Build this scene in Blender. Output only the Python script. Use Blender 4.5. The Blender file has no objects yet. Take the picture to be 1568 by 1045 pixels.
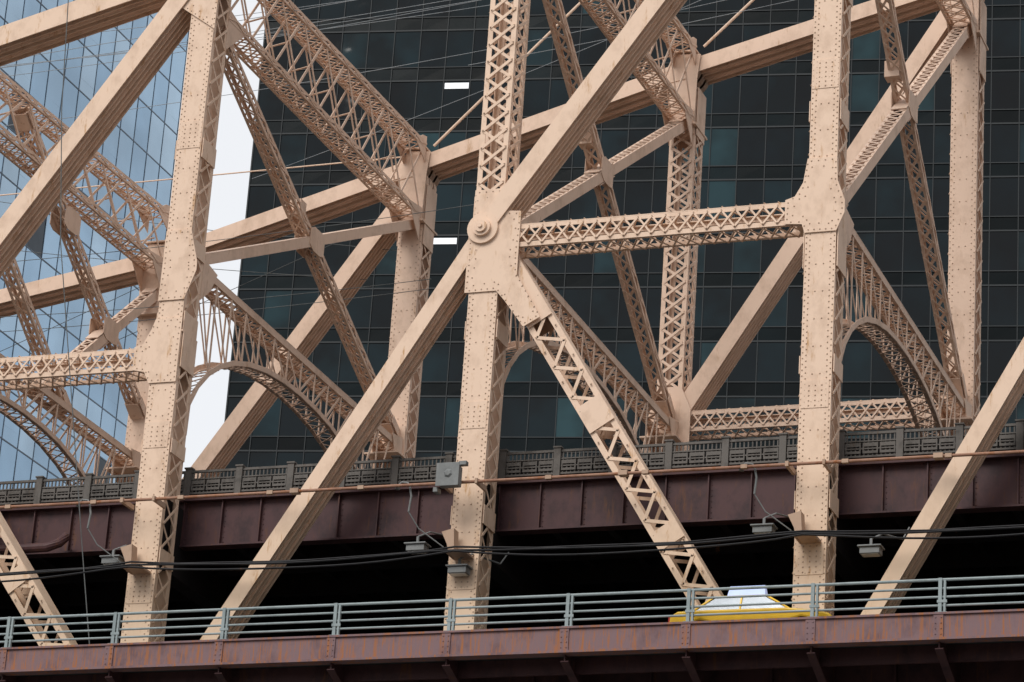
import bpy, math, random
from mathutils import Vector, Matrix
random.seed(7)
V3=Vector
X=V3((1,0,0)); Y=V3((0,1,0)); Z=V3((0,0,1))
scene=bpy.context.scene
W=19.25
# ---------------------------------------------------------------- materials
def mat(name):
    m=bpy.data.materials.new(name); m.use_nodes=True
    nt=m.node_tree; b=nt.nodes['Principled BSDF']; return m,nt,b
def N(nt,t,**k):
    n=nt.nodes.new(t)
    for a,v in k.items(): setattr(n,a,v)
    return n
def noise(nt,scale,stretch=(1,1,1),detail=3,rough=.6):
    tc=N(nt,'ShaderNodeTexCoord'); mp=N(nt,'ShaderNodeMapping'); mp.inputs['Scale'].default_value=stretch
    no=N(nt,'ShaderNodeTexNoise'); no.inputs['Scale'].default_value=scale; no.inputs['Detail'].default_value=detail
    no.inputs['Roughness'].default_value=rough
    nt.links.new(tc.outputs['Object'],mp.inputs['Vector']); nt.links.new(mp.outputs['Vector'],no.inputs['Vector'])
    return no.outputs['Fac']
def ramp(nt,fac,stops):
    r=N(nt,'ShaderNodeValToRGB'); e=r.color_ramp.elements
    while len(e)<len(stops): e.new(.5)
    for i,(p,c) in enumerate(stops):
        e[i].position=p; e[i].color=(c[0],c[1],c[2],1) if not isinstance(c,(int,float)) else (c,c,c,1)
    nt.links.new(fac,r.inputs['Fac']); return r.outputs['Color']
def mix(nt,fac,a,b,blend='MIX'):
    m=N(nt,'ShaderNodeMix',data_type='RGBA',blend_type=blend)
    if isinstance(fac,(int,float)): m.inputs[0].default_value=fac
    else: nt.links.new(fac,m.inputs[0])
    for s,v in ((6,a),(7,b)):
        if isinstance(v,tuple): m.inputs[s].default_value=(*v,1)
        else: nt.links.new(v,m.inputs[s])
    return m.outputs[2]
def paint(name,base,dark,rust=(.30,.12,.04),rust_lo=.66,rust_hi=.8,rough=.62,streak=1.0,st=.35,low=None):
    m,nt,b=mat(name)
    c1=ramp(nt,noise(nt,1.3,(1,1,.7),4,.7),[(.30,dark),(.52,base)])
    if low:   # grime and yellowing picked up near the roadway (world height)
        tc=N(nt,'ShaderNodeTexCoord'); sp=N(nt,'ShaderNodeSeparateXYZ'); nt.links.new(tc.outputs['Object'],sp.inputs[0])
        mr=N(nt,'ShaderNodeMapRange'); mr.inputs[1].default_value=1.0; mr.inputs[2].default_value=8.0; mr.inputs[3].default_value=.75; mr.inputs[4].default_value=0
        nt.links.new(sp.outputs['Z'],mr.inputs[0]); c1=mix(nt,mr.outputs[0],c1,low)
    rf=ramp(nt,noise(nt,2.2*streak,(1.6,1.6,st),5,.75),[(rust_lo,0.0),(rust_hi,1.0)])
    c3=mix(nt,rf,c1,rust)
    nt.links.new(c3,b.inputs['Base Color']); b.inputs['Roughness'].default_value=rough
    b.inputs['Specular IOR Level'].default_value=.25
    return m
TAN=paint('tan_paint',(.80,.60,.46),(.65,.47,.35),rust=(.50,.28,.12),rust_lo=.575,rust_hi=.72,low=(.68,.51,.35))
TANF=paint('tan_paint_far',(.75,.555,.43),(.60,.43,.32),rust=(.45,.26,.13),rust_lo=.60,rust_hi=.75)
TAND=paint('tan_paint_weathered',(.46,.32,.23),(.32,.21,.15),rust_lo=.6)
RIV=paint('rivet_paint_shade',(.50,.365,.27),(.36,.25,.18))  # darker than the members: shading on the rivet heads put into the colour
PURP=paint('maroon_girder_paint',(.078,.038,.040),(.040,.022,.025),rust=(.12,.05,.025),rust_lo=.56,rust_hi=.7,rough=.55,streak=1.4,st=.2)
FASC=paint('fascia_paint',(.21,.135,.145),(.14,.083,.090),rust=(.34,.13,.05),rust_lo=.50,rust_hi=.60,streak=2.2,st=.10)
DARK=paint('shade_dark_steel',(.014,.011,.011),(.007,.006,.006),rough=.8)  # near-black: shade under the deck and behind the fence put into the colour
FEN=paint('fence_grey_paint',(.13,.12,.11),(.055,.05,.045),rust=(.10,.06,.03),rust_lo=.6)
RAIL=paint('rail_grey_paint',(.30,.355,.365),(.2,.245,.25),rust=(.2,.1,.05),rough=.4)
PIPE=paint('conduit_rusty',(.34,.19,.13),(.22,.10,.06),rust=(.3,.11,.04),rust_lo=.5,rust_hi=.7)
GREY=paint('galvanised_grey',(.22,.23,.23),(.14,.15,.15),rust_lo=.75,rust_hi=.9,rough=.5)
CABLE=paint('cable_black',(.015,.015,.017),(.01,.01,.011),rough=.5)
WIRE=paint('wire_grey',(.12,.13,.13),(.08,.08,.08),rough=.5)
WIREL=paint('wire_bare_metal',(.30,.33,.35),(.2,.22,.24),rough=.4)
def simple(name,c,rough=.5,metal=0,emit=None,es=1):
    m,nt,b=mat(name)
    k=mix(nt,.6,c,ramp(nt,noise(nt,3),[(.3,.75),(.7,1.0)]),'MULTIPLY')
    nt.links.new(k,b.inputs['Base Color']); b.inputs['Roughness'].default_value=rough; b.inputs['Metallic'].default_value=metal
    if emit: b.inputs['Emission Color'].default_value=(*emit,1); b.inputs['Emission Strength'].default_value=es
    return m
def glass(name,stops,rough,metal,ior,wav=.03,wscale=.35,refl_patch=((.35,.3),(.65,1.0)),pscale=.12):
    m,nt,b=mat(name)
    gi=N(nt,'ShaderNodeNewGeometry')
    c=ramp(nt,gi.outputs['Random Per Island'],stops)
    c=mix(nt,.85,c,ramp(nt,noise(nt,pscale,(1,1,1),3),list(refl_patch)),'MULTIPLY')  # broad noise patches: uneven reflections painted into the pane colour
    nt.links.new(c,b.inputs['Base Color']); b.inputs['Roughness'].default_value=rough
    b.inputs['Metallic'].default_value=metal; b.inputs['IOR'].default_value=ior
    bp=N(nt,'ShaderNodeBump'); bp.inputs['Strength'].default_value=1; bp.inputs['Distance'].default_value=wav
    nt.links.new(noise(nt,wscale,(1,1,1),2,.4),bp.inputs['Height']); nt.links.new(bp.outputs['Normal'],b.inputs['Normal'])
    return m
DG=glass('dark_teal_glass',[(0,(.001,.004,.006)),(.45,(.002,.008,.011)),(.85,(.006,.020,.026)),(1,(.022,.058,.068))],.06,0,1.33,wav=.08,wscale=.4,refl_patch=((.38,.1),(.62,1.0)),pscale=.2)
DS=glass('dark_spandrel_glass',[(0,(.001,.004,.005)),(1,(.003,.010,.013))],.25,0,1.22)
DM=simple('dark_mullion',(.003,.008,.011),.6)
BG=glass('blue_mirror_glass',[(0,(.31,.47,.63)),(.6,(.38,.54,.69)),(.975,(.46,.61,.74)),(.98,(.02,.03,.04)),(1,(.02,.03,.04))],.10,.75,1.5,wav=.05,refl_patch=((.35,.7),(.65,1.0)))
BM=simple('blue_mullion',(.12,.19,.28),.4)
LIT=simple('lit_ceiling_panel',(.8,.8,.8),.5,0,(.85,.93,1.0),.42)
CONC=paint('concrete',(.15,.145,.135),(.11,.105,.10),rust_lo=.85,rust_hi=.95,rough=.9)
STONE=paint('stone',(.32,.29,.24),(.22,.2,.17),rust_lo=.85,rust_hi=.95,rough=.9)
BRICK=paint('brick_red',(.22,.115,.08),(.16,.08,.055),rust_lo=.85,rust_hi=.95,rough=.9)
ASPH=paint('asphalt',(.055,.055,.056),(.04,.04,.041),rust_lo=.9,rust_hi=.99,rough=.95)
WHITE=simple('road_paint_white',(.75,.75,.72),.7)
# ---------------------------------------------------------------- mesh builder
class MB:
    def __init__(s): s.v=[]; s.f=[]
    def hexa(s,c,a,b,d):
        i=len(s.v)
        for k in (-1,1):
            for j in (-1,1):
                for l in (-1,1): s.v.append(c+a*k+b*j+d*l)
        s.f+= [(i,i+1,i+3,i+2),(i+4,i+6,i+7,i+5),(i,i+4,i+5,i+1),(i+2,i+3,i+7,i+6),(i,i+2,i+6,i+4),(i+1,i+5,i+7,i+3)]
    def bar(s,a,b,n,w,t):
        d=b-a
        if d.length<1e-5: return
        dn=d.normalized(); n=(n-dn*n.dot(dn)).normalized(); sd=dn.cross(n)
        s.hexa((a+b)/2,d/2,sd*(w/2),n*(t/2))
    def box(s,x0,x1,y0,y1,z0,z1):
        s.hexa(V3(((x0+x1)/2,(y0+y1)/2,(z0+z1)/2)),X*(x1-x0)/2,Y*(y1-y0)/2,Z*(z1-z0)/2)
    def rivet(s,p,n,r=.028,h=.022):
        n=n.normalized(); u=n.orthogonal().normalized(); w=n.cross(u); i=len(s.v)
        for k in range(6):
            a=k*math.pi/3; s.v.append(p+(u*math.cos(a)+w*math.sin(a))*r)
        for k in range(6):
            a=k*math.pi/3; s.v.append(p+(u*math.cos(a)+w*math.sin(a))*r*.6+n*h)
        for k in range(6): s.f.append((i+k,i+(k+1)%6,i+6+(k+1)%6,i+6+k))
        s.f.append(tuple(i+6+k for k in range(6)))
    def tube(s,pts,r,seg=8):
        n=len(pts); i0=len(s.v)
        for k,p in enumerate(pts):
            d=(pts[min(k+1,n-1)]-pts[max(k-1,0)]).normalized()
            ref=Z if abs(d.z)<.9 else X
            u=d.cross(ref).normalized(); w=d.cross(u)
            for j in range(seg):
                a=2*math.pi*j/seg; s.v.append(p+(u*math.cos(a)+w*math.sin(a))*r)
        for k in range(n-1):
            for j in range(seg):
                a=i0+k*seg+j; b=i0+k*seg+(j+1)%seg
                s.f.append((a,b,b+seg,a+seg))
        s.f.append(tuple(i0+j for j in range(seg))); s.f.append(tuple(i0+(n-1)*seg+j for j in range(seg)))
    def plate(s,pts,n,t):
        n=n.normalized(); i=len(s.v); k=len(pts)
        for p in pts: s.v.append(p-n*t/2)
        for p in pts: s.v.append(p+n*t/2)
        s.f.append(tuple(range(i,i+k))); s.f.append(tuple(range(i+k,i+2*k)))
        for j in range(k): s.f.append((i+j,i+(j+1)%k,i+k+(j+1)%k,i+k+j))
    def quad(s,a,b,c,d):
        i=len(s.v); s.v+=[a,b,c,d]; s.f.append((i,i+1,i+2,i+3))
    def obj(s,name,m,parent=None,recalc=True,bevel=0):
        me=bpy.data.meshes.new(name); me.from_pydata([tuple(v) for v in s.v],[],s.f); me.update()
        if recalc:
            import bmesh
            bm=bmesh.new(); bm.from_mesh(me); bmesh.ops.recalc_face_normals(bm,faces=bm.faces); bm.to_mesh(me); bm.free()
        me.materials.append(m); o=bpy.data.objects.new(name,me); scene.collection.objects.link(o)
        if parent: o.parent=parent
        if bevel:
            bv=o.modifiers.new('bevel','BEVEL'); bv.width=bevel; bv.segments=2; bv.limit_method='ANGLE'
        return o
def empty(name):
    o=bpy.data.objects.new(name,None); scene.collection.objects.link(o); return o

def face(mb,rv,a,b,o,wd,Wd,n,style,pitch,e,t,lw,battens,rp,rows=2):
    a=a+o; b=b+o; d=b-a; L=d.length; dn=d.normalized()
    if style=='none': return
    if style=='solid':
        mb.bar(a,b,n,Wd,t)
        if rv is not None:
            k=int(L/rp)
            offs=[Wd/2-.05,Wd/2-.16]
            for i in range(k):
                p=a+dn*(i+.5)*rp
                for q,of in enumerate(offs[:rows]):
                    pp=p+(dn*rp*.5 if q else dn*0)
                    for s in (-1,1): rv.rivet(pp+wd*s*of+n*t/2,n)
            for i in range(int(L/.9)):
                p=a+dn*(i+.5)*.9
                rv.rivet(p+wd*.12+n*t/2,n); rv.rivet(p-wd*.12+n*t/2,n)
        return
    for s in (-1,1): mb.bar(a+wd*s*(Wd/2-e/2),b+wd*s*(Wd/2-e/2),n,e,t)
    if style!='open':
        k=max(1,round(L/pitch)); p=L/k; h=Wd/2-e/2
        for i in range(k):
            for ph in ((1,) if style=='N' else (1,-1)):
                sg=ph if (style!='N' or i%2==0) else -ph
                off=n*(t/2+.012+(0.0 if ph==1 else .022))
                mb.bar(a+dn*i*p+wd*sg*h+off,a+dn*(i+1)*p-wd*sg*h+off,n,lw,.02)
                if rv is not None and ph==1:
                    rv.rivet(a+dn*i*p+wd*sg*h+off+n*.01,n,.035,.025)
                    rv.rivet(a+dn*i*p-wd*sg*h+off+n*.03,n,.035,.025)
    for (f0,f1) in battens:
        mb.bar(a+d*f0+n*(t/2+.05),a+d*f1+n*(t/2+.05),n,Wd*.98,.03)
def member(mb,a,b,u,wu,wv,f,pitch=.7,e=.12,t=.03,lw=.08,battens=(),rv=None,rp=.19,pv=None,rows=2):
    """f: styles for (u+,u-,v+,v-)"""
    d=(b-a).normalized(); u=(u-d*u.dot(d)).normalized(); v=d.cross(u)
    pv=pv or pitch
    for sg,st in ((1,f[2]),(-1,f[3])):
        face(mb,rv,a,b,v*sg*(wv/2-t/2),u,wu,v*sg,st,pv,e,t,lw,battens,rp,rows)
    wi=wv-2*t-.004
    for sg,st in ((1,f[0]),(-1,f[1])):
        face(mb,rv if st!='solid' else None,a,b,u*sg*(wu/2-t/2-.003),v,wi,u*sg,st,pitch,min(e,wi*.3),t,lw,battens if st!='solid' else (),rp,rows)
def eyebars(mb,p,q,y0,depth=1.0,n=3,w=.58,gap=.17,head=.48,hp=True,hq=True):
    th=(depth-gap*(n-1))/n
    for i in range(n):
        y=y0+th/2+i*(th+gap); a=V3((p[0],y,p[1])); b=V3((q[0],y,q[1]))
        for s in (-1,1): mb.bar(a+Y*s*(th/2-.03),b+Y*s*(th/2-.03),Y,w,.05)
        mb.bar(a,b,Y,w-.34,max(.02,th-.13))
        for c,on in ((a,hp),(b,hq)):
            if on:
                r=head; pts=[c+V3((math.cos(t)*r,0,math.sin(t)*r)) for t in [2*math.pi*k/28 for k in range(28)]]
                mb.plate(pts,Y,th+.016)
bridge=empty('steel_truss_bridge')
nt_=MB(); rv=MB(); eb=MB()
# ---------------------------------------------------------------- near truss
zt={-22:20.3,-11:22.7,0:25.4,11:28.3,22:31.0,33:33.4}
posts=[-22,-11,0,11,22,33]
for x in posts:
    top=zt[x]+.4
    if x in (11,):
        member(nt_,V3((x,.55,-.5)),V3((x,.55,14.9)),X,.98,1.1,('X','X','solid','solid'),.8,.17,rv=rv,battens=((0,.08),(.34,.38),(.74,.78),(.93,1)))
        member(nt_,V3((x,.55,15.0)),V3((x,.55,top)),X,.98,1.1,('X','X','X','X'),.62,.17,rv=rv,lw=.10,battens=((0,.06),(.95,1)))
    else:
        zb=13.9 if x==22 else 11.9
        member(nt_,V3((x,.55,-.5)),V3((x,.55,zb)),X,.98,1.1,('X','X','solid','solid'),.8,.17,rv=rv,battens=((0,.07),(.36,.40),(.66,.70),(.9,1)))
        member(nt_,V3((x,.55,zb+.02)),V3((x,.55,top)),X,.90,1.1,('X','X','solid','solid'),.8,.17,rv=rv,battens=((0,.05),(.2,.24),(.45,.5),(.93,1)))
        nt_.box(x-.53,x+.53,-.03,1.12,zb-.03,zb+.03)
    for zz,hh in ((3.1,.5),(8.3,.45),(19.0,.5)):
        if not (x==11 and zz>15): nt_.box(x-.44,x+.42,-.018,-.002,zz-hh,zz+hh)
        if not (x==11 and zz>15):
            for k in range(int(hh*2/.16)):
                for ux in (-.2,0,.2): rv.rivet(V3((x+ux,-.018,zz-hh+.08+k*.16)),-Y)
def gus(pts,y=-.035,t=.03,step=.2):
    P=[V3((x,y,z)) for x,z in pts]; nt_.plate(P,Y,t)
    n=len(P)
    cx=sum(p.x for p in P)/n; cz=sum(p.z for p in P)/n
    for i in range(n):
        a,b=P[i],P[(i+1)%n]; L=(b-a).length; k=max(1,int(L/step))
        inn=V3((cx,y,cz))
        for j in range(k):
            p=a+(b-a)*(j+.5)/k; q=p+(inn-p).normalized()*.09
            rv.rivet(q-Y*t/2,-Y)
            q=p+(inn-p).normalized()*.3
            if j%2==0: rv.rivet(q-Y*t/2,-Y)
gus([(10.38,12.45),(11.45,12.45),(11.75,12.1),(12.45,11.15),(13.0,11.45),(12.12,12.95),(12.12,15.15),(11.62,15.2),(11.45,16.0),(10.5,16.0),(10.5,14.9),(10.38,14.5)])
gus([(21.52,16.1),(22.46,16.1),(22.5,15.3),(22.75,14.6),(22.75,14.2),(22.5,13.6),(21.5,13.6),(21.4,13.9),(20.85,13.95),(20.85,14.75),(21.15,14.85),(21.4,15.3)])
gus([(-.48,12.35),(.48,12.35),(.48,10.1),(-.50,10.1),(-.7,10.5),(-1.15,10.6),(-1.15,11.4),(-.85,11.5),(-.6,12.0)])
gus([(-.48,13.0),(.46,13.0),(.80,14.0),(.80,14.3),(.46,15.5),(-.45,15.5)])
gus([(-.9,23.9),(.5,22.9),(.55,26.2),(-.8,25.9)])
for a,b in zip(posts[:-1],posts[1:]):
    eyebars(eb,(a,zt[a]),(b,zt[b]),-.1,1.25,3,.75)
eyebars(eb,(22,30.2),(10.87,14.62),-.14,1.15,3,.62,.16,.52)
eyebars(eb,(10.87,14.62),(1.0,-1.3),-.06,1.05,3,.50,.15,.50,True,False)
eyebars(eb,(0,25.5),(-11,9.9),-.14,1.15,3,.66,.16,.5)
eyebars(eb,(33,17.4),(22.3,-1.5),-.06,1.05,3,.50,.15,.5,True,False)
eyebars(eb,(-11,9.9),(-22,-6),-.06,1.05,3,.50,.15,.5,True,False)
pin=MB()
for r,y0,y1 in ((.30,-.27,-.13),(.2,-.35,-.27),(.07,-.41,-.35)):
    pin.tube([V3((10.87,y0,14.62)),V3((10.87,y1,14.62))],r,24)
pin.obj('pin_cap',TAN,bridge)
for a,b in (((11.55,13.6),(20.3,-.4)),((-11,12.3),(-1.6,-.4)),((33,13.2),(42,-.4))):
    member(nt_,V3((a[0],.55,a[1])),V3((b[0],.55,b[1])),V3((1,0,.6)),.92,.8,('solid','solid','N','N'),.62,.19,lw=.11,rv=rv,battens=((0,.16),(.36,.42),(.66,.70),(.9,1)))
for xa,xb,z in ((11.5,21.5,14.33),(-10.5,-.5,11.0)):
    member(nt_,V3((xa,.52,z)),V3((xb,.52,z)),Y,.98,.78,('X','X','X','X'),.46,.13,lw=.06,rv=rv,battens=((0,.04),(.97,1)))
# ---------------------------------------------------------------- far truss
ft=MB(); fe=MB()
zf={-22:21.5,-11:23.3,0:26.4,11:29.5,22:32.2,33:34.5}
for x in posts:
    top=zf[x]+.2
    if x==11:
        member(ft,V3((x,W+.55,0)),V3((x,W+.55,top-1)),X,1.0,1.1,('X','X','X','X'),.62,.17,lw=.10,battens=((0,.5),(.93,1)))
    else:
        member(ft,V3((x,W+.55,0)),V3((x,W+.55,top-1)),X,1.0,1.1,('X','X','solid','solid'),.8,.17,rv=rv,rp=.25,battens=((0,.45),(.9,1)))
for a,b in zip(posts[:-1],posts[1:]):
    eyebars(fe,(a,zf[a]),(b,zf[b]),W-.1,1.3,3,.62,.18,.6)
for x in posts:
    z=zf[x]
    ft.plate([V3((x-.55,W-.17,z-.6)),V3((x-.5,W-.17,z-2.4)),V3((x+.5,W-.17,z-2.4)),V3((x+.55,W-.17,z-.5)),V3((x+.65,W-.17,z+.5)),V3((x-.3,W-.17,z+.6)),V3((x-.65,W-.17,z+.1))],Y,.04)
    ft.box(x-.6,x+.6,W-.3,W+1.3,z-2.5,z-2.42); ft.box(x-.5,x+.5,W-.3,W+1.2,z+.62,z+.68)
eyebars(fe,(0,25.8),(-11,10.2),W+.0,1.1,3,.62,.16,.5)
eyebars(fe,(22,31.9),(11,14.6),W+.0,1.1,3,.62,.16,.5)
eyebars(fe,(11,14.6),(0,-2),W+.0,1.0,3,.5,.15,.5)
member(ft,V3((11.5,W+.5,14.95)),V3((21.5,W+.5,14.95)),Y,1.0,.8,('X','X','X','X'),.46,.13,lw=.06)
member(ft,V3((-10.5,W+.5,11)),V3((-.5,W+.5,11)),Y,1.0,.8,('X','X','X','X'),.46,.13,lw=.06)
ft.plate([V3((10.3,W-.1,13.5)),V3((11.9,W-.1,13.5)),V3((11.9,W-.1,15.4)),V3((11.5,W-.1,16.3)),V3((10.6,W-.1,16.3)),V3((10.2,W-.1,15))],Y,.04)
ft.plate([V3((-.7,W-.1,13.2)),V3((.6,W-.1,13.2)),V3((.5,W-.1,15.4)),V3((-.3,W-.1,15.6)),V3((-.9,W-.1,14.6))],Y,.04)
# ---------------------------------------------------------------- sway frames
sw=MB(); sd=MB()
half=[(1.15,8.6),(1.2,9.7),(1.7,10.5),(2.4,11.2),(3.2,11.75),(4.2,12.25),(5.4,12.65),(6.8,12.95),(8.2,13.1),(9.6,13.15)]
arch=half+[(W-y,z) for y,z in reversed(half[:-1])]
ZT=14.55
def archz(y):
    for (a,za),(b,zb) in zip(arch[:-1],arch[1:]):
        if a<=y<=b: return za+(zb-za)*(y-a)/(b-a) if b>a else za
    return 9
def sw_cross(x,c,sc=.62):
    for s in (-1,1):
        cc=c+X*s*.31
        sw.plate([cc+V3((0,a*sc,b*sc)) for a,b in ((-1.0,.5),(-.5,.75),(.6,.75),(1.0,.5),(1.0,-.6),(.4,-.75),(-.5,-.75),(-1.0,-.5))],X,.025)
for x in posts:
    hw=.42
    member(sd,V3((x,1.1,ZT)),V3((x,W,ZT)),X,2*hw,.26,('solid','solid','X','X'),.6,.12,lw=.07)
    for s in (-1,1):
        for (a,za),(b,zb) in zip(arch[:-1],arch[1:]):
            pa=V3((x+s*hw,a,za)); pb=V3((x+s*hw,b,zb))
            sd.bar(pa+Z*.09,pb+Z*.09,X,.18,.03); sd.bar(pa-X*s*.07,pb-X*s*.07,Z,.14,.03)
        k=14; st=(W-2.4)/k
        for i in range(k+1):
            y=1.2+i*st; zb=archz(y)+.15
            if ZT-zb>.3 and i>0 and i<k: sd.bar(V3((x+s*(hw-.03),y,zb)),V3((x+s*(hw-.03),y,ZT-.1)),X,.09,.03)
            if i<k:
                y2=y+st
                if i<k/2: sd.bar(V3((x+s*(hw-.06),y,ZT-.1)),V3((x+s*(hw-.06),y2,archz(y2)+.15)),X,.09,.02)
                else: sd.bar(V3((x+s*(hw-.06),y,archz(y)+.15)),V3((x+s*(hw-.06),y2,ZT-.1)),X,.09,.02)
    pts=[]
    for (a,za),(b,zb) in zip(arch[:-1],arch[1:]):
        ln=math.hypot(b-a,zb-za); k=max(1,round(ln/.45))
        for j in range(k): pts.append((a+(b-a)*j/k,za+(zb-za)*j/k))
    for (p,q) in zip(pts[:-1],pts[1:]):
        for sgn,dz in ((1,0),(-1,-.022)):
            sd.bar(V3((x-sgn*hw*.85,p[0],p[1]-.03+dz)),V3((x+sgn*hw*.85,q[0],q[1]-.03+dz)),Z,.065,.02)
    for s in (-1,1):
        sw.plate([V3((x+s*(hw+.03),1.1,14.9)),V3((x+s*(hw+.03),2.2,14.75)),V3((x+s*(hw+.03),1.8,14.0)),V3((x+s*(hw+.03),1.1,13.4))],X,.03)
        sw.plate([V3((x+s*(hw+.03),W,14.9)),V3((x+s*(hw+.03),W-1.2,14.75)),V3((x+s*(hw+.03),W-.8,14.0)),V3((x+s*(hw+.03),W,13.4))],X,.03)
    # top strut
    zh=zf[x]+.75; zl=zf[x]-2.2
    if x==-11: zh=25.1; zl=22.9
    zh2=zh-.6; zl2=zl-.3
    for (z1,z2) in ((zh2,zh),(zl2,zl)):
        member(sd,V3((x,1.0,z1)),V3((x,W-.2,z2)),X,.95,.28,('N','N','X','X'),.62,.10,lw=.065,rv=None)
    k=9; L=W-1.2
    for s in (-1,1):
        for i in range(k):
            y=1+i*L/k; y2=1+(i+1)*L/k
            f=lambda y,a,b:a+(b-a)*(y-1)/L
            sw.bar(V3((x+s*.42,y,f(y,zh2,zh))),V3((x+s*.42,y2,f(y2,zl2,zl))),X,.10,.03)
            sw.bar(V3((x+s*.36,y,f(y,zl2,zl))),V3((x+s*.36,y2,f(y2,zh2,zh))),X,.10,.03)
    for i in range(k):
        y=1+(i+.5)*L/k; sw.bar(V3((x-.42,y,(zh2+zl2)/2)),V3((x+.42,y,(zh2+zl2)/2+.15)),Z,.08,.03)
    for s in (-1,1):
        xx=x+s*.45
        sw.plate([V3((xx,W-.2,zl-1.1)),V3((xx,W-.2,zl+.3)),V3((xx,W-1.5,zl+.1))],X,.03)
        sw.plate([V3((xx,W-.2,zh-.7)),V3((xx,W-.2,zh+.4)),V3((xx,W-.6,zh+.3)),V3((xx,W-1.3,zh-.15))],X,.03)
        sw.plate([V3((xx,1.0,zl2-1.3)),V3((xx,1.0,zl2+.3)),V3((xx,2.5,zl2))],X,.03)
    def m1(ya,za,yb,zb): member(sd,V3((x-.02,ya,za)),V3((x-.02,yb,zb)),X,.54,.40,('N','N','X','X'),.62,.10,lw=.06,battens=((0,.05),(.95,1)),pv=.55)
    def m2(ya,za,yb,zb,sol=False): member(sw,V3((x+.02,ya,za)),V3((x+.02,yb,zb)),X,.56,.38,('solid','solid','solid' if sol else 'N','solid' if sol else 'N'),.6,.11,lw=.08,pv=.26,battens=((0,.05),(.46,.54),(.95,1)))
    if x==-11:
        m1(7.4,24.4,W,16.6); m1(1,23.2,13.2,14.6); m2(11,14.6,W,21.8)
        sw_cross(x,V3((x,15.6,18.75))); sw_cross(x,V3((x,11.6,21.7)))
    else:
        zc1,zc2={0:(23.5,23.9),11:(27.3,27.2),22:(30.2,30.2)}.get(x,(zf[x]-2.3,zf[x]-2.3))
        m1(1.0,zc1,W,15.0); m2(1.0,14.8,W,zc2,x==0)
        sw_cross(x,V3((x,(1+W)/2,((zc1+15)/2+(14.8+zc2)/2)/2)))
        c=V3((x,(1+W)/2-1.0,((zc1+15)/2+(14.8+zc2)/2)/2+.9))
        sw.box(c.x-.42,c.x+.1,c.y-.25,c.y+.25,c.z-.3,c.z+.3)
    sw.box(x-.7,x+.7,W-1.1,W-.2,14.0,14.06)
rod=MB()
rod.tube([V3((.7,W,27.2)),V3((6.6,W,33.0))],.055)
rod.tube([V3((11.7,W,30.4)),V3((17.6,W,36.0))],.055)
rod.tube([V3((-25,W+.3,26.9)),V3((.2,W+.3,27.0))],.03)
rod.obj('tie_rods',TAN,bridge)
nt_.obj('near_truss_members',TAN,bridge); eb.obj('near_truss_eyebars',TAN,bridge)
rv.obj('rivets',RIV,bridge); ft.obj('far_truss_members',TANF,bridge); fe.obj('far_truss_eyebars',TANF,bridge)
sw.obj('sway_frame_plates',TANF,bridge); sd.obj('sway_frame_lattice',TANF,bridge)
# ---------------------------------------------------------------- decks
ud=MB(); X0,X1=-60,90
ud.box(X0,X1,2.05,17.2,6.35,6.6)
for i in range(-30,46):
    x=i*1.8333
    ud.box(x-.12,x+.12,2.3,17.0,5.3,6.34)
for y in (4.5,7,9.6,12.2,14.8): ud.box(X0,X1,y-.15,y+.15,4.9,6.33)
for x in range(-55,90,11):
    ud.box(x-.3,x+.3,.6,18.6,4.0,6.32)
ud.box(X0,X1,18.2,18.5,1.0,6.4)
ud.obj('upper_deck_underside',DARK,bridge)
g=MB()
g.box(X0,X1,2.0,2.05,5.1,6.6); g.box(X0,X1,1.8,2.25,5.04,5.1); g.box(X0,X1,1.75,2.3,6.6,6.68)
for i in range(-44,60):
    x=i*1.375+.3; g.box(x-.02,x+.02,1.86,2.0,5.1,6.6)
    for k in range(8): g.rivet(V3((x+.09,2.0,5.2+k*.18)),-Y,.025,.02)
g.obj('upper_deck_fascia_girder',PURP,bridge)
fnc=empty('bridge_fence')
f=MB(); fb=MB()
y=1.9
fb.box(X0,X1,y+.35,y+.4,6.7,7.5)
for i in range(-32,49):
    x=i*11/6+.35
    f.box(x-.11,x+.11,y-.1,y+.1,6.68,7.72); f.box(x-.14,x+.14,y-.13,y+.13,7.72,7.77)
    xa=x+.11; xb=x+11/6-.11
    for z0,z1 in ((6.86,6.92),(7.12,7.16),(7.36,7.40),(7.60,7.68)): f.box(xa,xb,y-.04,y+.04,z0,z1)
    n=12
    for k in range(n):
        xx=xa+(xb-xa)*(k+.5)/n
        f.box(xx-.02,xx+.02,y-.02,y+.02,6.92,7.6)
    for k in range(3):
        xx=xa+(xb-xa)*(k+.5)/3
        f.box(xx-.2,xx+.2,y-.055,y-.041,7.2,7.32); f.box(xx-.2,xx+.2,y-.055,y-.041,6.98,7.06)
        f.box(xx-.24,xx-.2,y-.055,y-.041,6.98,7.32); f.box(xx+.2,xx+.24,y-.055,y-.041,6.98,7.32)
f.obj('fence_panels',FEN,fnc); fb.obj('fence_backing',DARK,fnc)
ld=MB()
ld.box(X0,X1,-3.3,21,-.45,-.28)
ld.obj('lower_deck_road',ASPH,bridge)
mk=MB()
for i in range(-16,24): mk.box(i*3.6,i*3.6+1.5,4.9,5.02,-.276,-.270)
mk.obj('lane_markings',WHITE,bridge)
fa=MB()
fa.box(X0,X1,-3.62,-3.52,-.55,.12); fa.box(X0,X1,-3.68,-3.3,.12,.18); fa.box(X0,X1,-3.72,-3.3,-.62,-.55)
for i in range(-16,24):
    x=1.1+i*11/3; fa.box(x-.14,x+.14,-3.66,-3.62,-.55,.12)
    for k in range(4):
        for s in (-.08,.08): fa.rivet(V3((x+s,-3.66,-.45+k*.16)),-Y,.025,.02)
fa.obj('fascia_beam',FASC,bridge)
lg=MB()
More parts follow.
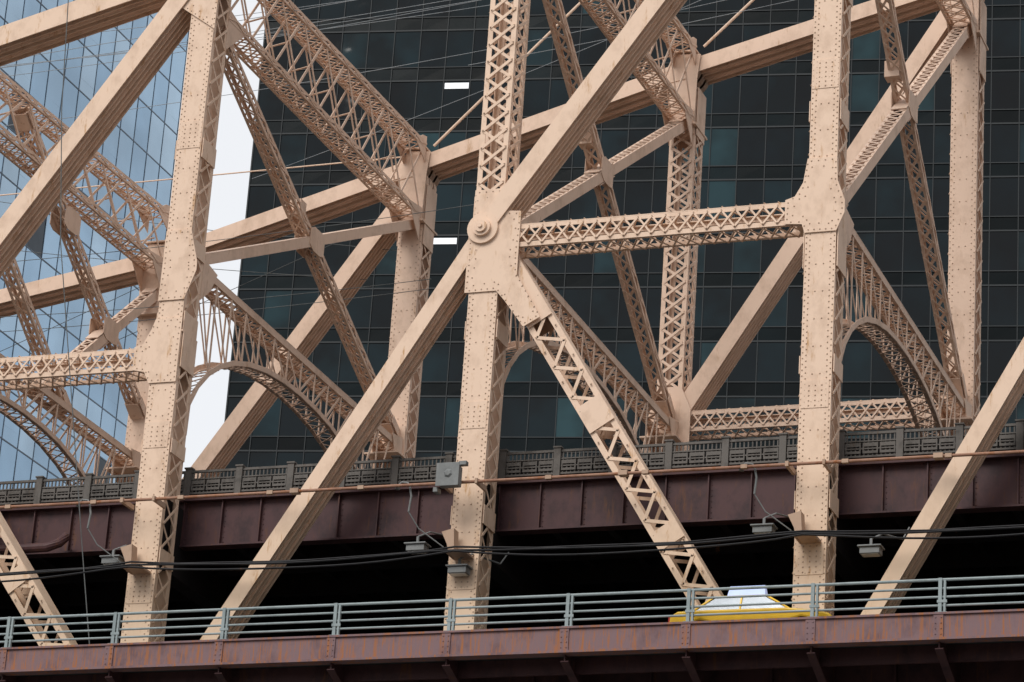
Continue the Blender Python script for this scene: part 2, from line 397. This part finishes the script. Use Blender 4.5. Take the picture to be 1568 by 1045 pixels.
lg.box(X0,X1,-.9,-.8,-3.2,-.46); lg.box(X0,X1,-1.15,-.5,-3.26,-3.2)
lg.box(X0,X1,-2.6,-2.5,-.95,-.46)
for i in range(-32,48):
    x=i*11/6+1.1
    lg.box(x-.03,x+.03,-1.1,-.9,-3.2,-.46)
    if i%2==0:
        lg.plate([V3((x,-.9,-.47)),V3((x,-3.5,-.47)),V3((x,-3.5,-.8)),V3((x,-.9,-1.7))],X,.04)
        lg.hexa(V3((x,-2.2,-1.27)),X*.12,V3((0,1.3,-.45)),V3((0,.01,.02)))
lg.obj('lower_deck_stringers',PURP,bridge)
rl=empty('pipe_railing'); r=MB()
for z in (1.18,.93,.68,.43): r.tube([V3((X0,-3.45,z)),V3((X1,-3.45,z))],.045 if z>1 else .035,8)
for i in range(-16,24):
    x=1.1+i*11/3
    r.box(x-.05,x+.05,-3.52,-3.42,.18,1.22); r.box(x+.1,x+.16,-3.52,-3.42,.18,1.15); r.box(x-.12,x+.22,-3.58,-3.36,.182,.22)
    r.box(x-.08,x+.2,-3.53,-3.49,.5,.58)
r.obj('rails_and_posts',RAIL,rl)
cd=empty('conduit_pipe'); c=MB()
c.tube([V3((X0,-.75,5.82)),V3((X1,-.75,5.82))],.05,10); c.obj('pipe',PIPE,cd)
c=MB()
for x in posts:
    c.box(x-.62,x-.52,-.85,.0,5.74,5.9); c.box(x+.52,x+.6,-.85,.0,5.74,5.9)
for x in (5.45,26.0,-5.9,16.3):
    c.box(x-.14,x+.14,-.85,-.6,5.75,5.9)
for i in range(-10,16): c.box(i*3.1+1.4,i*3.1+1.6,-.82,-.68,5.76,5.88)
c.obj('clamps',TAND,cd)
cb=empty('overhead_cables'); c=MB()
for j,(dz,dy,sag) in enumerate(((0,0,.16),(.10,.06,.22),(-.07,-.05,.3),(.03,.1,.1))):
    pts=[]
    for a in posts[:-1]:
        for k in range(14):
            t=k/14; w=math.sin(9*t+j*2+a)*.02
            pts.append(V3((a+11*t,-.85+dy,3.62+dz-sag*4*t*(1-t)+w)))
    c.tube(pts,.032,6)
c.obj('cables',CABLE,cb)
c=MB()
for x in (0,11,22):
    c.plate([V3((x-.55,-.4,4.3)),V3((x-.15,-.4,4.4)),V3((x-.1,-.4,3.7)),V3((x-.25,-.4,3.5)),V3((x-.35,-.4,3.9))],Y,.4)
    c.box(x-.3,x+.35,-.8,-.04,3.55,3.62)
c.obj('cable_brackets',TAND,cb)
c=MB(); cl=MB()
pts=[V3((-4.8,-.9,24.5)),V3((-4.5,-.9,20)),V3((-3.9,-.9,15)),V3((-2.7,-.9,9)),V3((-1.7,-.9,4)),V3((-.9,-.9,.1))]
c.tube(pts,.018,5)
def cat(mb,xa,za,xb,zb,y,sg,r=.014):
    mb.tube([V3((xa+(xb-xa)*k/20,y,za+(zb-za)*k/20-sg*4*(k/20)*(1-k/20))) for k in range(21)],r,5)
for q in ((-30,21,2,20.5,17,.5),(-30,20,2,20.1,17,.4),(-30,22.5,4,23,16,.5),(-30,17,-2,28,22,.3),(-30,15.5,-1,26,22,.3),(-30,27,-2,22,20,.3),(-30,29.5,0,23,20,.3)): cat(c,*q)
for q in ((-20,30,40,33.5,12,1.2),(-20,29,40,32.8,12,1.4),(-20,26.5,40,31,8,1),(-20,27.2,40,34,14,1.6),(-30,25.2,30,29.5,6,.8),(-20,31,40,36,16,1.3),(-20,31.6,40,38.5,18,1.5),(-6,25.4,26,36.5,17,.5),(2,30.5,40,36,19,.6)): cat(cl,*q,.012)
c.obj('thin_wires',WIRE,cb); cl.obj('thin_bright_wires',WIREL,cb)
LENS=simple('lamp_lens',(.7,.7,.65),.2)
def lampf(x,z,y=.2):
    e=empty('bridge_floodlight'); m=MB(); m.box(x-.3,x+.3,y-.2,y+.2,z,z+.2); m.box(x-.36,x+.36,y-.26,y+.26,z+.2,z+.25); m.box(x-.04,x+.04,y-.04,y+.04,z+.25,z+.5)
    m.tube([V3((x,y,z+.5)),V3((x+.3,y+.2,z+.7)),V3((x+.6,1.6,z+.9)),V3((x+.7,2.0,z+1.4))],.03,6)
    m.obj('housing',GREY,e,bevel=.02)
    m=MB(); m.box(x-.25,x+.25,y-.15,y+.15,z-.02,z-.003); m.obj('lens',LENS,e)
for x,z in ((-1.2,4.0),(9.35,3.95),(20.5,4.0),(23.8,3.2),(11.0,3.0)): lampf(x,z,.2 if x!=11 else -.3)
for x,z in ((-1.8,5.2),(9.3,5.2),(20.4,5.2)):
    e=empty('gooseneck_arm'); m=MB()
    pts=[V3((x,-.6,z-.2)),V3((x+.05,-.6,z+.3)),V3((x-.02,-.6,z+.6)),V3((x-.1,-.6,z+.75)),V3((x-.3,-.6,z+.78)),V3((x-.42,-.6,z+.68))]
    m.tube(pts,.035,8); m.tube([V3((x-.42,-.6,z+.7)),V3((x-.44,-.6,z+.55))],.08,8)
    m.tube([V3((x,-.6,z-.2)),V3((x+.3,-.4,z-.7)),V3((x+1.0,0,z-1.2))],.02,6)
    m.obj('arm',GREY,e)
e=empty('electrical_junction_box'); m=MB(); m.box(10.45,11.1,-1.25,-.85,5.6,6.25); m.obj('box',GREY,e,bevel=.03)
m=MB(); m.box(10.4,11.15,-1.29,-1.255,5.55,6.3); m.box(10.3,10.45,-1.2,-.9,5.4,5.55); m.box(11.05,11.3,-1.1,-.9,6.27,6.4); m.rivet(V3((10.8,-1.29,5.95)),-Y,.15,.05); m.obj('cover',GREY,e,bevel=.01)
e=empty('drain_pipe'); m=MB(); m.tube([V3((-8,1.2,5.0)),V3((-4.2,1.2,5.05)),V3((-3.8,1.25,5.2)),V3((-3.7,1.5,5.5))],.16,12); m.obj('pipe',PURP,e)
# ---------------------------------------------------------------- taxi
YEL=simple('taxi_yellow_paint',(.90,.56,.03),.25); WG=simple('taxi_window_glass',(.42,.46,.50),.08,.5); TY=simple('tyre_rubber',(.02,.02,.02),.8)
CH=simple('chrome_trim',(.6,.6,.6),.2,.9); AD=simple('advert_panel',(.35,.45,.8),.4,0,(.5,.62,1.0),.35); RED=simple('tail_light_red',(.5,.02,.02),.3)
taxi=empty('yellow_taxi')
def extr(mb,prof,y0,y1,inset=0):
    i=len(mb.v); n=len(prof)
    for x,z in prof: mb.v.append(V3((x,y0,z)))
    for x,z in prof: mb.v.append(V3((x,y1,z)))
    mb.f.append(tuple(range(i,i+n))); mb.f.append(tuple(range(i+n,i+2*n)))
    for j in range(n): mb.f.append((i+j,i+(j+1)%n,i+n+(j+1)%n,i+n+j))
m=MB(); extr(m,[(-2.35,.3),(-2.45,.55),(-2.42,.85),(-2.2,.98),(-1.5,1.0),(1.0,.99),(1.8,.9),(2.3,.78),(2.45,.6),(2.4,.3),(1.95,.3),(1.85,.6),(1.5,.7),(1.15,.6),(1.05,.3),(-1.05,.3),(-1.15,.6),(-1.5,.7),(-1.85,.6),(-1.95,.3)],-.92,.92)
b=m.obj('body',YEL,taxi,bevel=.06)
def cabin(mb,bx0,bx1,tx0,tx1,z0,z1,yb,yt):
    i=len(mb.v)
    for x,yy,z in ((bx0,-yb,z0),(bx1,-yb,z0),(bx1,yb,z0),(bx0,yb,z0),(tx0,-yt,z1),(tx1,-yt,z1),(tx1,yt,z1),(tx0,yt,z1)): mb.v.append(V3((x,yy,z)))
    mb.f+=[(i,i+1,i+2,i+3),(i+4,i+5,i+6,i+7),(i,i+1,i+5,i+4),(i+1,i+2,i+6,i+5),(i+2,i+3,i+7,i+6),(i+3,i,i+4,i+7)]
m=MB(); cabin(m,-1.75,1.1,-1.15,.35,.97,1.42,.84,.66); m.obj('windows',WG,taxi,bevel=.03)
m=MB(); cabin(m,-1.22,.42,-1.1,.3,1.415,1.49,.68,.6)
for s in (-1,1):
    for xb,xt in ((-1.78,-1.18),(-.35,-.35),(1.12,.38)): m.bar(V3((xb,s*.85,.96)),V3((xt,s*.675,1.43)),Y,.055,.04)
m.obj('roof_and_pillars',YEL,taxi,bevel=.015)
m=MB(); cabin(m,-.95,.2,-.9,.15,1.56,1.93,.2,.06); m.obj('roof_advert',AD,taxi)
m=MB(); m.box(-.8,-.7,-.3,.3,1.485,1.56); m.box(.0,.1,-.3,.3,1.485,1.56); cabin(m,-1.0,.25,-.98,.23,1.54,1.575,.23,.22)
m.box(2.42,2.5,-.8,.8,.4,.52); m.box(-2.52,-2.44,-.8,.8,.4,.55); m.obj('trim',CH,taxi,bevel=.01)
m=MB()
for x in (-1.5,1.5):
    for s in (-1,1): m.tube([V3((x,s*.7,.33)),V3((x,s*.93,.33))],.33,24)
m.obj('wheels',TY,taxi)
m=MB()
for x in (-1.5,1.5):
    for s in (-1,1): m.tube([V3((x,s*.9,.33)),V3((x,s*.945,.33))],.19,16)
m.obj('hubcaps',CH,taxi)
m=MB()
for s in (-1,1): m.box(-2.47,-2.4,s*.75-.13,s*.75+.13,.66,.82)
m.obj('tail_lights',RED,taxi)
taxi.location=(21.15,-2.1,-.28)
# ---------------------------------------------------------------- glass towers
def tower(name,corner,ang,width,depth,z0,z1,fh,bw,gm,sm,mm,sp=.9,mw=.05,mp=.10,lit=(),tilt=.012,blank=(1,2),seam=True):
    e=empty(name); G=MB(); S=MB(); M=MB(); Lm=MB()
    d=V3((math.cos(ang),math.sin(ang),0)); nn=V3((-math.sin(ang),math.cos(ang),0))
    c=[corner,corner+d*width,corner+d*width+nn*depth,corner+nn*depth]
    nf=int((z1-z0)/fh)
    for s in range(4):
        a=c[s]; b=c[(s+1)%4]; dd=(b-a).normalized(); L=(b-a).length; out=dd.cross(Z); nb=int(L/bw); w=L/nb
        for i in range(nb+1):
            p=a+dd*(i*w)+out*mp/2; M.hexa(V3((p.x,p.y,(z0+z1)/2)),dd*mw,out*mp,Z*(z1-z0)/2)
        for j in range(nf+1):
            z=z0+j*fh
            for zz,hh in ((z,.05),(z+sp,.03))[:2 if seam else 1]:
                p=(a+b)/2+out*mp*.4; M.hexa(V3((p.x,p.y,zz)),dd*L/2,out*mp*.75,Z*hh)
        if s in blank:
            G.quad(a+Z*0,b+Z*0,V3((b.x,b.y,z1)),V3((a.x,a.y,z1))); continue
        for i in range(nb):
            for j in range(nf):
                z=z0+j*fh
                q=[a+dd*(i*w),a+dd*((i+1)*w)]
                def o(): return out*random.uniform(-tilt,tilt)
                P=[V3((p.x,p.y,zz))+o() for p,zz in ((q[0],z+sp),(q[1],z+sp),(q[1],z+fh),(q[0],z+fh))]
                G.quad(*P)
                if (s,i,j) in lit: 
                    P=[V3((p.x,p.y,zz))+out*.06 for p,zz in ((q[0]+dd*.08,z+fh-.58),(q[1]-dd*.08,z+fh-.58),(q[1]-dd*.08,z+fh-.18),(q[0]+dd*.08,z+fh-.18))]
                    Lm.quad(*P)
                P=[V3((p.x,p.y,zz))+o()*.5 for p,zz in ((q[0],z),(q[1],z),(q[1],z+sp),(q[0],z+sp))]
                S.quad(*P)
    M.plate([V3((p.x,p.y,z1+.3)) for p in c],Z,.6)
    G.obj('window_glass',gm,e,False); S.obj('spandrels',sm,e,False); M.obj('mullions',mm,e)
    M2=MB(); M2.plate([V3((p.x,p.y,z0-1.2)) for p in c],Z,2.3); M2.obj('plinth',CONC,e)
    if Lm.v: Lm.obj('lit_windows',LIT,e,False)
GZ=-27.6
tower('dark_glass_office_tower',V3((-35,75,GZ+1.8)),math.radians(10),96,34,GZ+1.8,GZ+1.8+3.43*42,3.43,1.64,DG,DS,DM,mw=.025,mp=.05,tilt=.012,lit=((0,7,24),(0,7,21)))
tower('blue_glass_office_tower',V3((-95,72,GZ+1.8)),0,35,40,GZ+1.8,GZ+1.8+3.5*42,3.5,2.2,BG,BG,BM,sp=1.0,mw=.03,mp=.02,tilt=.006,blank=(2,3),seam=False)
def blocky(name,x,y,w,d,h,m,sides=('y',)):
    e=empty(name); b=MB(); b.box(x,x+w,y,y+d,GZ,GZ+h); b.box(x-.4,x+w+.4,y-.4,y+d+.4,GZ+h,GZ+h+.9); b.obj('walls',m,e)
    q=MB()
    for k in range(int(h/3.4)-1):
        for i in range(int(w/2.6)-1):
            q.box(x+1.2+i*2.6,x+2.7+i*2.6,y+d+.005,y+d+.06,GZ+1.5+k*3.4,GZ+3.4+k*3.4)
        if 'x' in sides:
            for i in range(int(d/2.6)-1):
                q.box(x-.06,x-.005,y+1.2+i*2.6,y+2.7+i*2.6,GZ+1.5+k*3.4,GZ+3.4+k*3.4)
    q.obj('windows',DS,e)
blocky('unseen_brick_tower',-70,-220,40,30,110,BRICK)  # three unseen towers behind the camera, added to show up in glass reflections
blocky('unseen_concrete_tower',10,-260,36,30,150,CONC)
blocky('unseen_stone_tower',80,-230,40,30,100,STONE)
blocky('unseen_brick_block',85,-110,30,70,58,BRICK,('x',))  # unseen blocks from here on, added to cut horizon light and darken undersides
blocky('unseen_stone_block',105,-30,40,90,75,STONE,('x',))
blocky('unseen_brick_row',-110,-150,150,16,30,BRICK)
# ---------------------------------------------------------------- ground
gr=MB(); gr.quad(V3((-3000,-3000,GZ)),V3((3000,-3000,GZ)),V3((3000,3000,GZ)),V3((-3000,3000,GZ))); gr.obj('ground',CONC,None,False)
gr=MB(); gr.quad(V3((-400,-96,GZ+.004)),V3((60,-96,GZ+.004)),V3((60,-82,GZ+.004)),V3((-400,-82,GZ+.004))); gr.obj('street',ASPH,None,False)
gr=MB(); gr.box(-400,60,-82,-78,GZ-.05,GZ+.14); gr.obj('sidewalk',CONC)
for x in (-50,75):
    e=empty('stone_bridge_pier'); m=MB(); m.box(x-3,x+3,-1.5,21.5,GZ,-3.3); m.box(x-3.4,x+3.4,-1.9,21.9,-4.2,-3.5); m.box(x-3.6,x+3.6,-2.1,22.1,GZ,GZ+2); m.obj('shaft',STONE,e)
# ---------------------------------------------------------------- camera
f_,pi_,ro,he=4996.6883,0.36697,0.06934,0.37214
fw=V3((-math.sin(he)*math.cos(pi_),math.cos(he)*math.cos(pi_),math.sin(pi_))); rt=V3((math.cos(he),math.sin(he),0)); up=rt.cross(fw)
R=rt*math.cos(ro)+up*math.sin(ro); U=up*math.cos(ro)-rt*math.sin(ro)
cam=bpy.data.cameras.new('camera'); co=bpy.data.objects.new('camera',cam); scene.collection.objects.link(co)
M=Matrix((( R.x,U.x,-fw.x,46.90057),(R.y,U.y,-fw.y,-89.16399),(R.z,U.z,-fw.z,-26.0845),(0,0,0,1)))
co.matrix_world=M; cam.sensor_width=36; cam.lens=36*f_/1568; cam.clip_end=6000; cam.clip_start=1
scene.camera=co
# ---------------------------------------------------------------- light
el=math.radians(44); az=Vector((-.25,-.97,0)).normalized()
sdir=az*math.cos(el)+Z*math.sin(el)
sun=bpy.data.lights.new('sun','SUN'); sun.energy=2.2; sun.angle=math.radians(32); sun.color=(1,.95,.89)
so=bpy.data.objects.new('sun',sun); scene.collection.objects.link(so); so.rotation_euler=sdir.to_track_quat('Z','Y').to_euler()
w=bpy.data.worlds.new('World'); scene.world=w; w.use_nodes=True; nt=w.node_tree; bg=nt.nodes['Background']
sky=N(nt,'ShaderNodeTexSky',sky_type='NISHITA'); sky.sun_disc=False; sky.sun_elevation=el; sky.sun_rotation=math.atan2(az.x,az.y)
mx=mix(nt,.85,sky.outputs[0],(10.0,10.1,10.3)); nt.links.new(mx,bg.inputs['Color']); bg.inputs['Strength'].default_value=.1
scene.view_settings.view_transform='Standard'; scene.view_settings.look='None'; scene.view_settings.exposure=0
